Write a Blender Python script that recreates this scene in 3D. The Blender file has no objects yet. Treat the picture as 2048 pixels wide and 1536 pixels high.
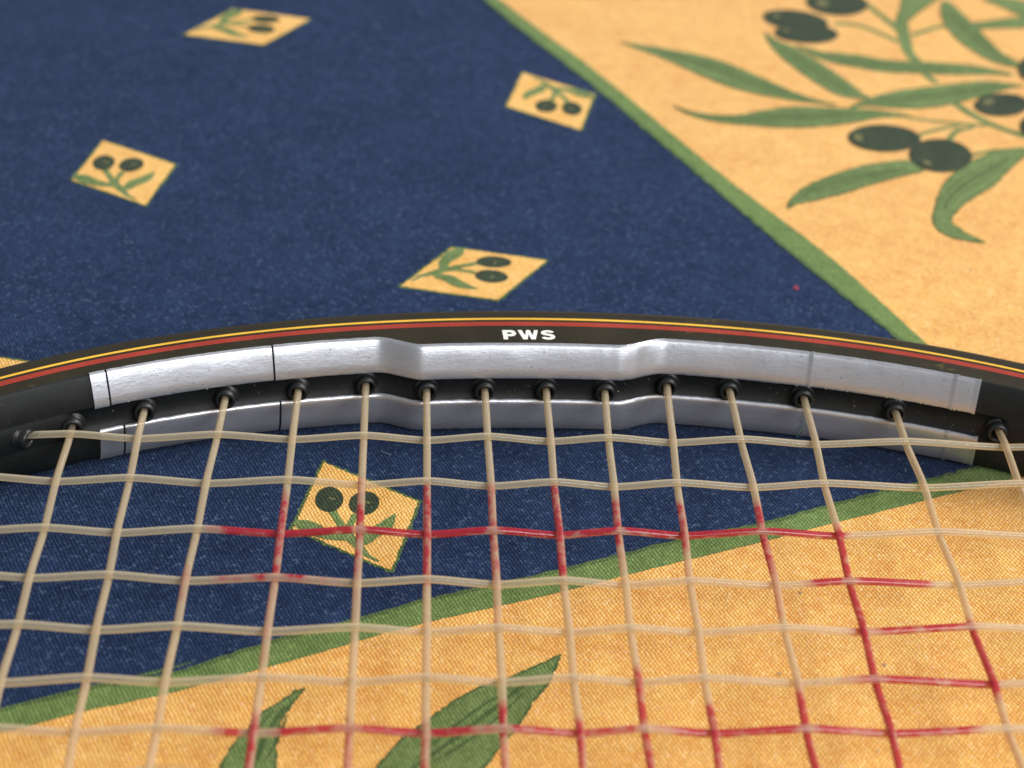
import bpy, bmesh, math, random
from mathutils import Vector, Matrix, geometry, noise as mnoise

# ------------------------------------------------------------------ camera, world, light
SC = bpy.context.scene
COL = SC.collection
MM = 0.001
R = math.radians

cam_data = bpy.data.cameras.new('camera')
cam = bpy.data.objects.new('camera', cam_data)
COL.objects.link(cam)
PITCH, ROLL = R(32.446), R(4.04)
fw = Vector((0, math.cos(PITCH), -math.sin(PITCH)))
r0 = Vector((1, 0, 0))
u0 = r0.cross(fw)
rv = math.cos(ROLL) * r0 + math.sin(ROLL) * u0
uv = -math.sin(ROLL) * r0 + math.cos(ROLL) * u0
rot = Matrix((rv, uv, -fw)).transposed()
cam.matrix_world = Matrix.Translation((0, 0, 0.180)) @ rot.to_4x4()
cam_data.sensor_width = 36.0
cam_data.lens = 76.18
cam_data.clip_start = 0.01
cam_data.clip_end = 50
cam_data.dof.use_dof = True
cam_data.dof.focus_distance = 0.305
cam_data.dof.aperture_fstop = 23
SC.camera = cam

world = bpy.data.worlds.new('World')
SC.world = world
world.use_nodes = True
bg = world.node_tree.nodes['Background']
bg.inputs['Color'].default_value = (0.93, 0.97, 1.0, 1)
bg.inputs['Strength'].default_value = 0.34

def area_light(name, loc, target, sx, sy, power, color):
    d = bpy.data.lights.new(name, 'AREA')
    d.shape = 'RECTANGLE'; d.size = sx; d.size_y = sy
    d.energy = power; d.color = color
    o = bpy.data.objects.new(name, d)
    o.location = loc
    o.rotation_euler = (Vector(target) - Vector(loc)).to_track_quat('-Z', 'Y').to_euler()
    COL.objects.link(o)
    return o
# the room's window behind the camera on its right, and a fill light added on the far right to brighten the far cloth
area_light('window_light', (0.93, -0.95, 1.04), (0, 0.27, 0), 1.24, 0.72, 38, (0.985, 0.99, 1.0))
area_light('far_fill_light', (1.25, 0.85, 1.35), (0.02, 0.33, 0), 1.1, 1.1, 52, (1.0, 0.99, 0.965))

vs = SC.view_settings
vs.view_transform = 'Standard'
vs.look = 'None'
vs.exposure = -0.20
vs.gamma = 1.0
SC.render.engine = 'CYCLES'
SC.cycles.max_bounces = 8
SC.cycles.transparent_max_bounces = 12
SC.cycles.use_denoising = True

# ------------------------------------------------------------------ traced measurements, in millimetres
SQUARES = [(-20.52,246.34,-28.7),(-7.59,317.38,-117.9),(-71.93,344.78,-28.2),(-59.22,412.56,-118.0),(3.7,387.49,151.2),(-84.86,273.74,61.4),(-136.27,372.18,61.4),(-149.2,301.14,151.4)]
RHOMB = [(-11.08,7.77),(5.43,7.77),(11.08,-7.77),(-5.43,-7.77)]
M_OLIVES = [[(-3.55,1.89),(-3.21,1.32),(-2.98,0.72),(-2.85,0.13),(-2.84,-0.43),(-2.95,-0.94),(-3.16,-1.36),(-3.48,-1.67),(-3.87,-1.86),(-4.33,-1.93),(-4.84,-1.86),(-5.36,-1.66),(-5.87,-1.34),(-6.35,-0.92),(-6.76,-0.41),(-7.1,0.16),(-7.35,0.76),(-7.48,1.36),(-7.5,1.93),(-7.4,2.44),(-7.18,2.87),(-6.87,3.19),(-6.46,3.39),(-5.99,3.45),(-5.48,3.38),(-4.96,3.17),(-4.44,2.84),(-3.96,2.41)],[(0.84,4.58),(1.18,4.06),(1.43,3.48),(1.58,2.88),(1.61,2.28),(1.54,1.71),(1.35,1.2),(1.07,0.77),(0.7,0.45),(0.27,0.25),(-0.21,0.19),(-0.71,0.25),(-1.21,0.45),(-1.68,0.77),(-2.1,1.2),(-2.44,1.71),(-2.7,2.29),(-2.86,2.89),(-2.9,3.5),(-2.83,4.08),(-2.64,4.6),(-2.36,5.03),(-1.99,5.36),(-1.55,5.56),(-1.06,5.62),(-0.55,5.55),(-0.05,5.35),(0.42,5.02)]]
M_STEMS = [([(-3.89,-0.77),(-1.71,-2.31),(0.33,-3.68),(2.64,-5.05),(5.0,-6.12),(6.27,-6.81),(7.32,-6.97),(8.45,-7.06)],[1.3,1.1,1.1,1.3,1.5,1.2,0.8,0.4]),([(-0.13,0.01),(0.39,-1.76),(0.99,-3.44),(2.34,-4.81)],[1.0,1.0,1.1,1.2])]
M_LEAVES = [[(-5.98,-6.77),(-6.11,-5.92),(-4.82,-5.0),(-2.97,-4.86),(-1.4,-5.14),(0.14,-4.98),(1.73,-4.31),(3.11,-4.95),(2.07,-5.8),(0.14,-6.95),(-2.18,-7.55),(-4.11,-7.54)],[(4.24,3.24),(3.89,0.97),(3.44,-1.0),(3.03,-2.22),(3.44,-4.02),(4.29,-5.48),(5.19,-4.62),(5.36,-2.65),(5.75,-0.99),(5.69,0.84),(4.92,2.42)]]
LEAVES = [[(17.24,418.26),(22.42,417.5),(28.1,415.92),(34.24,413.94),(40.26,410.47),(45.13,406.12),(49.9,401.48),(54.63,397.52),(60.34,394.37),(55.39,394.49),(49.98,395.34),(43.62,397.22),(37.77,400.4),(31.9,405.46),(26.94,410.42),(21.87,414.59)],[(27.43,388.94),(31.29,386.72),(36.16,386.04),(41.1,387.19),(46.17,390.08),(51.26,392.3),(57.25,392.94),(63.74,393.54),(69.19,393.52),(74.95,391.93),(68.82,390.02),(63.1,386.82),(57.0,384.15),(50.55,382.44),(44.24,382.3),(38.91,382.44),(34.09,383.22),(30.27,385.41)],[(48.04,428.93),(50.46,425.4),(53.91,422.09),(57.21,417.54),(60.41,412.43),(63.48,406.79),(66.01,401.43),(67.47,398.48),(62.22,398.55),(58.07,402.86),(54.02,409.47),(50.43,417.0),(48.51,423.75)],[(53.98,423.01),(57.06,422.26),(60.09,420.85),(66.34,420.65),(72.95,418.98),(80.27,419.23),(87.56,419.21),(93.64,418.11),(98.91,415.26),(93.11,414.52),(86.79,413.57),(80.04,413.16),(72.24,412.46),(66.2,413.79),(60.19,415.9),(56.34,419.68)],[(62.76,393.61),(67.27,399.04),(73.3,403.61),(79.21,406.41),(86.23,409.41),(92.67,411.48),(100.05,410.15),(97.35,408.61),(90.48,403.49),(83.79,398.83),(77.94,396.12),(72.33,394.96),(67.36,394.95)],[(89.14,453.3),(87.69,447.65),(87.59,439.33),(89.23,431.55),(92.1,425.5),(95.64,420.98),(100.55,419.04),(100.58,422.47),(98.06,426.54),(96.0,434.07),(94.24,440.51),(92.44,447.1),(90.44,452.68)],[(98.11,455.95),(101.91,451.64),(105.98,446.75),(110.04,447.48),(109.56,454.45),(105.06,457.66)],[(87.59,439.33),(95.04,442.3),(100.93,445.29),(106.02,447.04),(109.8,446.04),(105.06,441.07),(100.09,439.78),(94.48,438.37)],[(77.34,439.55),(78.78,447.44),(81.02,454.98),(89.37,457.24),(86.35,450.94),(82.92,445.39),(79.83,439.99)],[(47.25,348.85),(48.48,353.43),(51.6,358.39),(56.17,363.16),(61.73,367.64),(67.71,370.68),(72.57,371.76),(74.49,368.07),(69.87,364.77),(64.32,360.86),(58.81,356.5),(52.98,352.64),(49.19,350.6)],[(95.82,380.47),(90.87,379.68),(85.95,375.67),(81.37,370.19),(77.65,363.42),(75.43,357.05),(73.97,350.95),(73.27,347.96),(73.79,344.24),(75.3,342.13),(77.81,340.92),(81.99,340.61),(80.08,342.84),(78.36,344.92),(77.11,347.29),(77.12,349.01),(79.0,352.87),(82.49,358.12),(87.04,363.85),(90.9,370.63),(94.69,377.05)],[(-23.25,208.56),(-24.36,205.82),(-25.18,202.87),(-25.45,200.38),(-25.28,197.28),(-24.94,193.74),(-24.9,189.97),(-25.55,186.36),(-28.56,187.02),(-30.76,189.71),(-31.72,193.04),(-31.37,195.29),(-30.8,197.74),(-29.54,200.3),(-28.67,202.5),(-27.51,204.4),(-25.86,206.38),(-24.22,208.56)],[(8.87,219.14),(8.19,216.0),(7.28,212.89),(5.45,209.0),(4.13,205.26),(2.6,201.92),(1.3,199.36),(-0.19,196.28),(-2.52,192.58),(-5.93,188.97),(-14.82,187.44),(-14.3,191.38),(-13.25,194.94),(-11.91,197.99),(-10.51,200.9),(-8.36,203.58),(-6.62,205.91),(-4.41,208.68),(-1.18,211.6),(2.13,213.83),(4.99,216.03),(7.41,218.02)]]
VEINS = [[(22.93,416.56),(31.07,411.38),(39.04,406.31),(45.87,401.4),(51.64,397.61),(55.5,395.9)],[(33.19,385.1),(40.0,384.75),(47.41,386.29),(54.89,388.2),(62.45,390.34),(69.01,391.76)],[(49.35,424.55),(53.1,418.1),(56.76,411.8),(60.33,405.65),(63.92,400.61)],[(57.47,420.78),(63.95,417.43),(71.54,415.58),(79.84,415.75),(88.23,416.56)],[(65.39,395.21),(72.31,399.28),(80.23,402.38),(88.32,406.13),(95.39,409.13)],[(89.17,449.33),(90.55,441.22),(93.25,433.59),(96.33,425.59),(99.29,420.97)],[(48.8,351.52),(53.86,357.74),(59.81,362.19),(66.23,365.75),(71.19,368.08)],[(76.18,352.25),(78.39,358.49),(82.49,364.68),(87.02,370.03),(91.75,376.05)],[(-9.53,194.51),(-6.57,198.2),(-3.53,201.98),(-0.66,205.82),(2.29,209.76),(5.06,213.77)],[(-27.65,193.46),(-27.14,198.12),(-26.25,202.05),(-25.21,205.01)]]
BSTEMS = [([(78.25,440.39),(77.97,430.9),(78.11,423.08),(79.44,418.83)],[3.2,3.2,2.8,2.4]),([(80.06,413.29),(81.05,410.99),(82.08,408.96)],[2,2,2]),([(71.25,448.9),(75.21,439.85),(77.73,433.52)],[1.8,1.8,1.9]),([(63.52,436.12),(67.86,436.49),(72.36,433.24),(76.38,428.64)],[1.8,1.6,1.5,1.6]),([(79.76,432.54),(84.56,436.75),(88.42,439.47)],[1.6,1.6,1.5]),([(84.2,400.08),(87.64,394.24),(91.01,390.22),(96.74,386.1)],[2.0,2.2,2.2,2.2]),([(69.13,392.93),(76.79,390.75),(83.61,390.16),(89.49,389.98)],[1.2,1.2,1.2,1.3]),([(74.89,383.15),(79.22,386.63),(83.95,389.08)],[1.2,1.2,1.2]),([(80.79,381.89),(83.11,386.47),(86.89,388.99)],[1.3,1.4,1.4]),([(84.04,375.69),(87.77,378.32),(95.41,380.94)],[1.1,1.1,1.1])]
OLIVES = [[(71.82,447.19),(71.44,445.66),(70.75,444.24),(69.78,442.98),(68.58,441.95),(67.21,441.2),(65.74,440.76),(64.24,440.66),(62.77,440.89),(61.42,441.45),(60.25,442.32),(59.31,443.44),(58.66,444.77),(58.32,446.25),(58.32,447.79),(58.66,449.33),(59.32,450.78),(60.28,452.07),(61.49,453.14),(62.88,453.93),(64.39,454.38),(65.93,454.49),(67.43,454.25),(68.8,453.66),(69.99,452.76),(70.92,451.6),(71.55,450.24),(71.85,448.74)],[(62.15,435.28),(61.8,434.09),(61.13,433.03),(60.17,432.14),(58.97,431.48),(57.58,431.07),(56.07,430.93),(54.53,431.07),(53.02,431.48),(51.61,432.14),(50.38,433.03),(49.39,434.09),(48.68,435.28),(48.3,436.54),(48.27,437.81),(48.59,439.02),(49.24,440.1),(50.2,441.01),(51.41,441.7),(52.82,442.13),(54.36,442.27),(55.93,442.13),(57.47,441.7),(58.9,441.01),(60.13,440.1),(61.11,439.01),(61.79,437.81),(62.14,436.54)],[(63.82,429.9),(63.52,428.75),(62.9,427.65),(61.99,426.65),(60.83,425.8),(59.48,425.14),(58.02,424.7),(56.5,424.5),(55.01,424.56),(53.62,424.87),(52.4,425.41),(51.4,426.16),(50.68,427.09),(50.27,428.14),(50.19,429.27),(50.46,430.42),(51.06,431.54),(51.96,432.56),(53.12,433.43),(54.48,434.11),(55.96,434.57),(57.51,434.77),(59.02,434.71),(60.44,434.39),(61.68,433.83),(62.67,433.06),(63.38,432.11),(63.77,431.04)],[(75.38,381.24),(75.02,379.9),(74.33,378.62),(73.34,377.44),(72.11,376.42),(70.69,375.62),(69.16,375.07),(67.59,374.8),(66.05,374.82),(64.63,375.13),(63.38,375.72),(62.38,376.55),(61.67,377.59),(61.28,378.78),(61.25,380.08),(61.57,381.42),(62.23,382.72),(63.2,383.92),(64.44,384.97),(65.87,385.8),(67.43,386.37),(69.04,386.66),(70.61,386.64),(72.07,386.31),(73.33,385.7),(74.33,384.84),(75.03,383.77),(75.38,382.55)],[(84.42,374.81),(84.0,373.21),(83.3,371.7),(82.36,370.35),(81.23,369.23),(79.96,368.39),(78.63,367.87),(77.28,367.7),(75.99,367.87),(74.82,368.39),(73.83,369.22),(73.06,370.34),(72.55,371.68),(72.33,373.19),(72.42,374.79),(72.81,376.4),(73.48,377.94),(74.41,379.33),(75.55,380.5),(76.83,381.38),(78.21,381.93),(79.59,382.12),(80.92,381.94),(82.11,381.39),(83.12,380.51),(83.88,379.35),(84.37,377.96),(84.55,376.42)],[(99.65,400.87),(99.31,399.64),(98.7,398.43),(97.87,397.3),(96.84,396.3),(95.67,395.49),(94.42,394.9),(93.15,394.57),(91.92,394.5),(90.8,394.69),(89.83,395.15),(89.07,395.85),(88.54,396.75),(88.29,397.82),(88.32,399.0),(88.63,400.22),(89.22,401.44),(90.04,402.59),(91.07,403.61),(92.25,404.45),(93.52,405.06),(94.81,405.41),(96.07,405.48),(97.22,405.28),(98.2,404.8),(98.96,404.08),(99.47,403.15),(99.71,402.06)],[(100.38,391.18),(100.15,390.14),(99.83,389.13),(99.43,388.22),(98.97,387.44),(98.48,386.83),(97.98,386.42),(97.49,386.23),(97.04,386.26),(96.65,386.53),(96.34,387.01),(96.12,387.68),(96.01,388.52),(96.01,389.47),(96.12,390.49),(96.34,391.53),(96.66,392.55),(97.06,393.48),(97.52,394.28),(98.01,394.91),(98.53,395.33),(99.02,395.53),(99.48,395.49),(99.88,395.21),(100.19,394.71),(100.4,394.02),(100.51,393.17),(100.5,392.21)],[(105.0,419.17),(104.72,417.86),(104.34,416.61),(103.87,415.47),(103.34,414.49),(102.77,413.74),(102.2,413.23),(101.64,413.0),(101.13,413.05),(100.7,413.39),(100.36,413.99),(100.13,414.83),(100.02,415.88),(100.03,417.07),(100.18,418.35),(100.45,419.65),(100.82,420.92),(101.29,422.09),(101.83,423.09),(102.4,423.88),(102.99,424.4),(103.55,424.65),(104.07,424.59),(104.51,424.24),(104.86,423.61),(105.09,422.74),(105.19,421.67),(105.16,420.46)]]
OLIVE_LIGHTS = [[(63.14,446.71),(62.76,445.49),(61.98,444.63),(61.09,444.47),(60.43,445.06),(60.25,446.19),(60.62,447.42),(61.41,448.28),(62.3,448.45),(62.96,447.85)],[(64.06,379.38),(63.72,378.51),(63.16,378.07),(62.59,378.21),(62.22,378.89),(62.2,379.84),(62.54,380.71),(63.1,381.16),(63.67,381.02),(64.04,380.34)],[(76.11,370.22),(75.81,369.79),(75.3,369.75),(74.8,370.11),(74.48,370.75),(74.48,371.41),(74.79,371.84),(75.29,371.88),(75.8,371.52),(76.11,370.88)],[(92.62,401.37),(92.31,400.41),(91.62,399.55),(90.83,399.11),(90.22,399.27),(90.03,399.96),(90.34,400.93),(91.02,401.79),(91.82,402.23),(92.43,402.07)],[(52.16,438.18),(51.95,437.5),(51.49,437.02),(50.95,436.92),(50.54,437.25),(50.42,437.87),(50.62,438.55),(51.09,439.04),(51.63,439.13),(52.04,438.81)],[(53.6,430.32),(53.38,429.73),(52.87,429.3),(52.27,429.2),(51.81,429.45),(51.66,429.97),(51.89,430.56),(52.39,430.99),(52.99,431.1),(53.45,430.84)]]
B1A = [(-11.34,435.23),(-5.37,424.88),(12.17,395.26),(33.11,357.55),(49.98,326.27),(63.72,303.84)]
B1B = [(-8.04,435.83),(10.58,405.87),(36.45,360.1),(52.69,332.87),(67.77,303.61)]
B2A = [(-59.94,200.98),(-49.75,206.32),(-40.35,209.95),(-28.75,217.51),(-17.66,223.5),(-8.91,228.54),(3.61,234.58),(17.49,241.64),(24.33,245.28),(36.16,250.81),(49.17,258.15),(61.69,264.76),(68.65,268.48)]
B2B = [(-56.89,197.9),(-51.05,201.19),(-40.16,206.3),(-28.6,212.51),(-18.58,218.23),(-9.8,223.34),(8.36,232.15),(17.73,237.06),(27.73,242.15),(35.91,246.43),(47.77,253.05),(62.97,260.83),(76.01,267.3)]
OUTER = [(-50.17,259.89),(-43.57,263.4),(-37.66,266.26),(-27.28,270.1),(-17.67,273.28),(-1.52,277.0),(8.36,278.56),(22.12,279.89),(35.94,279.82),(51.12,278.96),(60.08,278.12),(76.37,275.63),(86.91,272.73),(98.33,268.36)]
MAINS = {1: [0.0,0.027521,-40.749456],2: [8.5e-05,0.021825,-31.082557],3: [0.000159,0.047898,-20.927103],4: [-0.000103,0.033284,-9.800342],5: [-8.1e-05,0.014422,0.619478],6: [-9.4e-05,0.014421,9.573995],7: [-8.2e-05,0.00537,18.475909],8: [9e-05,0.00575,27.284774],9: [0.000282,0.016638,35.306927],10: [0.000269,0.032621,44.092443],11: [-0.000133,0.007083,55.074452],12: [0.000129,0.018984,65.238653],13: [-0.000114,-0.001258,79.51745],14: [0.0,0.000844,93.70258]}
CROSSES = [[-8.7e-05,0.029592,254.650671],[9.8e-05,0.021652,243.604009],[3.7e-05,0.025428,232.283342],[0.000167,0.011517,221.743637],[0.00013,0.018597,211.831033],[-6.6e-05,0.023749,202.251624],[2.1e-05,0.018735,193.071568]]
INK_C = {3: [(-20.0,-17.7,0.5),(-17.7,66.3,1)],4: [(-18.0,-13.2,0.4),(-13.2,-5.6,0.65),(-5.6,-0.5,0.3),(53.4,54.7,0.3),(59.6,75.8,1)],5: [(63.8,65.5,0.7),(66.5,80.0,0.8)],6: [(32.5,33.8,0.2),(60.8,62.4,0.6),(62.4,80.1,0.95)],7: [(-20.3,-19.1,0.3),(-15.6,-12.2,0.8),(-12.2,-9.0,0.35),(-9.0,15.3,0.8),(15.3,35.6,0.7),(35.6,38.0,0.45),(38.0,59.8,0.9),(59.8,75.8,0.75)]}
INK_M = {3: [(224.2,231.3,0.15),(216.0,224.2,0.35)],4: [(220.9,240.8,0.75),(204.6,220.9,0.3),(184.4,195.5,0.7)],5: [(238.3,244.1,0.4),(230.4,238.3,0.8),(221.3,230.4,0.5),(211.6,221.3,0.2),(184.6,195.8,0.5)],6: [(221.5,243.5,0.75),(194.2,221.5,0.15),(184.8,194.2,0.5)],7: [(221.8,243.6,0.55),(212.1,221.8,0.25),(192.2,197.9,0.95),(185.0,192.2,0.5)],8: [(223.1,245.1,0.7),(185.1,195.5,0.65)],9: [(229.9,240.7,0.7),(223.9,229.9,0.25),(185.3,204.8,0.7)],10: [(228.5,240.4,0.6),(222.1,228.5,0.2),(185.4,198.5,0.8)],11: [(223.5,240.8,0.75),(215.1,223.5,0.35),(185.6,201.5,0.8)],12: [(185.8,234.8,0.9)],13: [(200.3,215.8,0.9),(186.0,200.3,0.15)]}
PF = (-8.58110675e-08, 1.07007357e-05, -2.82146181e-03, 1.67013502e-01, 2.77227051e+02)


# ------------------------------------------------------------------ helpers
rnd = random.Random(7)

def link_mesh(name, verts, faces, mat, parent=None, smooth=True, scale=MM):
    me = bpy.data.meshes.new(name)
    me.from_pydata([(x * scale, y * scale, z * scale) for x, y, z in verts], [], faces)
    if mat is not None:
        for m in (mat if isinstance(mat, (list, tuple)) else [mat]):
            me.materials.append(m)
    if smooth:
        me.polygons.foreach_set('use_smooth', [True] * len(me.polygons))
    me.update()
    o = bpy.data.objects.new(name, me)
    COL.objects.link(o)
    if parent is not None:
        o.parent = parent
    return o

def tag(o, label=None, cat=None, group=None, kind=None):
    if label: o['label'] = label
    if cat: o['category'] = cat
    if group: o['group'] = group
    if kind: o['kind'] = kind
    return o

def new_mat(name):
    m = bpy.data.materials.new(name)
    m.use_nodes = True
    nt = m.node_tree
    return m, nt, nt.nodes['Principled BSDF']

def node(nt, typ, **kw):
    n = nt.nodes.new(typ)
    for k, v in kw.items():
        setattr(n, k, v)
    return n

def mth(nt, op, a, b=None, c=None, clamp=False):
    n = nt.nodes.new('ShaderNodeMath')
    n.operation = op
    n.use_clamp = clamp
    for i, v in enumerate((a, b, c)):
        if v is None: continue
        if isinstance(v, (int, float)): n.inputs[i].default_value = v
        else: nt.links.new(v, n.inputs[i])
    return n.outputs[0]

def mix(nt, fac, a, b, mode='MIX'):
    n = nt.nodes.new('ShaderNodeMix')
    n.data_type = 'RGBA'
    n.blend_type = mode
    if isinstance(fac, (int, float)): n.inputs[0].default_value = fac
    else: nt.links.new(fac, n.inputs[0])
    for i, v in ((6, a), (7, b)):
        if isinstance(v, tuple): n.inputs[i].default_value = v if len(v) == 4 else (*v, 1)
        else: nt.links.new(v, n.inputs[i])
    return n.outputs[2]

def tnoise(nt, vec, scale, detail=2.0, rough=0.5):
    n = nt.nodes.new('ShaderNodeTexNoise')
    n.inputs['Scale'].default_value = scale
    n.inputs['Detail'].default_value = detail
    n.inputs['Roughness'].default_value = rough
    nt.links.new(vec, n.inputs['Vector'])
    return n

def ramp(nt, val, stops):
    n = nt.nodes.new('ShaderNodeMapRange')
    n.clamp = True
    nt.links.new(val, n.inputs[0])
    for i, v in enumerate(stops): n.inputs[1 + i].default_value = v
    return n.outputs[0]

# ------------------------------------------------------------------ cloth material: woven cotton, printed in flat colours
WEAVE_ANGLE = 27.6
def cloth_mat(name, col, col2, fuzz=0.25, contrast=0.22, speck=None, sheen=0.12, worn=0.0, worn_col=(0.5, 0.5, 0.5), spec=0.2):
    m, nt, b = new_mat(name)
    tc = node(nt, 'ShaderNodeTexCoord')
    obj = tc.outputs['Object']
    # slight irregularity of the yarn paths
    nd = tnoise(nt, obj, 900, 2)
    sub = node(nt, 'ShaderNodeVectorMath', operation='SUBTRACT'); sub.inputs[1].default_value = (.5, .5, .5)
    nt.links.new(nd.outputs['Color'], sub.inputs[0])
    sc = node(nt, 'ShaderNodeVectorMath', operation='SCALE'); sc.inputs['Scale'].default_value = 0.0005
    nt.links.new(sub.outputs[0], sc.inputs[0])
    add = node(nt, 'ShaderNodeVectorMath', operation='ADD')
    nt.links.new(obj, add.inputs[0]); nt.links.new(sc.outputs[0], add.inputs[1])
    mp = node(nt, 'ShaderNodeMapping', vector_type='POINT')
    mp.inputs['Rotation'].default_value = (0, 0, -R(WEAVE_ANGLE))
    nt.links.new(add.outputs[0], mp.inputs['Vector'])
    sep = node(nt, 'ShaderNodeSeparateXYZ'); nt.links.new(mp.outputs[0], sep.inputs[0])
    U = mth(nt, 'MULTIPLY', sep.outputs[0], 1 / 0.00052)
    V = mth(nt, 'MULTIPLY', sep.outputs[1], 1 / 0.00062)
    su = mth(nt, 'ABSOLUTE', mth(nt, 'SINE', mth(nt, 'MULTIPLY', U, math.pi)))
    par = mth(nt, 'MULTIPLY', mth(nt, 'FLOORED_MODULO', mth(nt, 'FLOOR', U), 2.0), 0.5)
    sv = mth(nt, 'ABSOLUTE', mth(nt, 'SINE', mth(nt, 'MULTIPLY', mth(nt, 'ADD', V, par), math.pi)))
    h = mth(nt, 'MULTIPLY', mth(nt, 'POWER', su, 0.7), mth(nt, 'MULTIPLY_ADD', sv, 0.72, 0.28))
    # every stitch has its own shade of dye
    cell = node(nt, 'ShaderNodeCombineXYZ')
    nt.links.new(mth(nt, 'FLOOR', U), cell.inputs[0]); nt.links.new(mth(nt, 'FLOOR', mth(nt, 'ADD', V, par)), cell.inputs[1])
    wn = node(nt, 'ShaderNodeTexWhiteNoise', noise_dimensions='2D'); nt.links.new(cell.outputs[0], wn.inputs['Vector'])
    fine = tnoise(nt, obj, 2600, 3, 0.7)
    big = tnoise(nt, obj, 55, 4, 0.6)
    mid = tnoise(nt, obj, 260, 3, 0.6)
    f = mth(nt, 'ADD', mth(nt, 'MULTIPLY', wn.outputs['Value'], 0.45), mth(nt, 'MULTIPLY', mth(nt, 'SUBTRACT', fine.outputs['Fac'], 0.25), 0.6))
    f = mth(nt, 'ADD', f, mth(nt, 'MULTIPLY', mth(nt, 'SUBTRACT', big.outputs['Fac'], 0.5), 0.75))
    f = mth(nt, 'ADD', f, mth(nt, 'MULTIPLY', mth(nt, 'SUBTRACT', mid.outputs['Fac'], 0.5), 1.0), clamp=True)
    c = mix(nt, f, col, col2)
    # weave shade put into the colour, darker in the gaps; then pale fibre tips
    hv = mth(nt, 'MULTIPLY_ADD', h, contrast * 1.6, 1 - contrast)
    c = mix(nt, 1.0, c, hv, 'MULTIPLY')
    if speck:
        sp = tnoise(nt, obj, 1500, 2, 0.6)
        c = mix(nt, ramp(nt, sp.outputs['Fac'], (0.57, 0.72, 0.0, fuzz)), c, speck)
    if worn:
        wo = tnoise(nt, obj, 30, 5, 0.65)
        c = mix(nt, ramp(nt, wo.outputs['Fac'], (0.5, 0.78, 0.0, worn)), c, worn_col)
    nt.links.new(c, b.inputs['Base Color'])
    b.inputs['Roughness'].default_value = 0.85
    b.inputs['Specular IOR Level'].default_value = spec
    b.inputs['Sheen Weight'].default_value = sheen
    b.inputs['Sheen Roughness'].default_value = 0.45
    bp = node(nt, 'ShaderNodeBump')
    bp.inputs['Strength'].default_value = 0.75
    bp.inputs['Distance'].default_value = 0.00022
    hh = mth(nt, 'ADD', h, mth(nt, 'MULTIPLY', fine.outputs['Fac'], 0.5))
    nt.links.new(hh, bp.inputs['Height'])
    nt.links.new(bp.outputs[0], b.inputs['Normal'])
    return m

M_BLUE = cloth_mat('blue_cotton', (0.0070, 0.0172, 0.054), (0.0225, 0.046, 0.114), 0.42, 0.50, (0.12, 0.18, 0.30), 0.03, spec=0.08)
M_YELLOW = cloth_mat('yellow_cotton', (0.66, 0.285, 0.045), (0.87, 0.53, 0.14), 0.35, 0.34, (1.0, 0.80, 0.50), 0.24, 0.12, (0.62, 0.42, 0.22))
M_PALE = cloth_mat('pale_cotton', (0.70, 0.36, 0.08), (0.90, 0.56, 0.18), 0.3, 0.24, (1.0, 0.75, 0.42), 0.10)
M_GREEN = cloth_mat('green_cotton', (0.090, 0.15, 0.034), (0.175, 0.265, 0.075), 0.25, 0.30, (0.4, 0.5, 0.18), 0.10)
M_LEAF = cloth_mat('leaf_cotton', (0.085, 0.138, 0.034), (0.195, 0.27, 0.088), 0.25, 0.30, (0.4, 0.5, 0.18), 0.10)
M_VEIN = cloth_mat('dark_leaf_cotton', (0.045, 0.082, 0.022), (0.085, 0.135, 0.040), 0.2, 0.30, (0.2, 0.3, 0.1), 0.06)
M_OLIVE = cloth_mat('olive_cotton', (0.014, 0.026, 0.012), (0.048, 0.072, 0.036), 0.25, 0.35, (0.10, 0.13, 0.06), 0.06)
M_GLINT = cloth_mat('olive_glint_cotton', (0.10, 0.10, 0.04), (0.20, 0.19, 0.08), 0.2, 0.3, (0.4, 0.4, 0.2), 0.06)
M_RIM = cloth_mat('rim_cotton', (0.05, 0.10, 0.03), (0.11, 0.16, 0.05), 0.3, 0.35, (0.4, 0.42, 0.15), 0.06)

# ------------------------------------------------------------------ the cloth surface
def cloth_z(x, y):
    n = mnoise.noise(Vector((x / 34.0, y / 40.0, 1.7))) * 0.34
    n += mnoise.noise(Vector((x / 15.0, y / 22.0, 6.1))) * 0.09
    # soft creases running down from the right of the racket
    d = (x - 30) * 0.80 + (y - 215) * 0.60
    k = 0.16 * math.sin(d / 3.1 + 1.2 * mnoise.noise(Vector((x / 30, y / 30, 3)))) * math.exp(-((x - 46) / 26) ** 2 - ((y - 205) / 22) ** 2)
    return n + k - 0.24

def axis(lo, hi, flo, fhi, fine, coarse):
    out = []
    v = lo
    while v < hi - 1e-6:
        out.append(v)
        v += fine if flo <= v < fhi else coarse
    out.append(hi)
    return out
AX = axis(-400, 400, -130, 130, 2.0, 9.0)
AY = axis(-180, 760, 160, 470, 2.0, 10.0)
def under_yellow(x, y):
    right = (x - 33.1) * 0.867 + (y - 357.6) * 0.497 > 7.5
    below = -(x - 17.5) * 0.465 + (y - 241.6) * 0.885 < -7.5
    return right or below
verts = [(x, y, cloth_z(x, y) - (0.6 if under_yellow(x, y) else 0)) for y in AY for x in AX]
nx = len(AX)
faces = [(j * nx + i, j * nx + i + 1, (j + 1) * nx + i + 1, (j + 1) * nx + i) for j in range(len(AY) - 1) for i in range(nx - 1)]
cloth = link_mesh('tablecloth', verts, faces, M_BLUE)
tag(cloth, 'blue and yellow cotton tablecloth printed with olive branches, lying under the racket', 'tablecloth')

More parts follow.
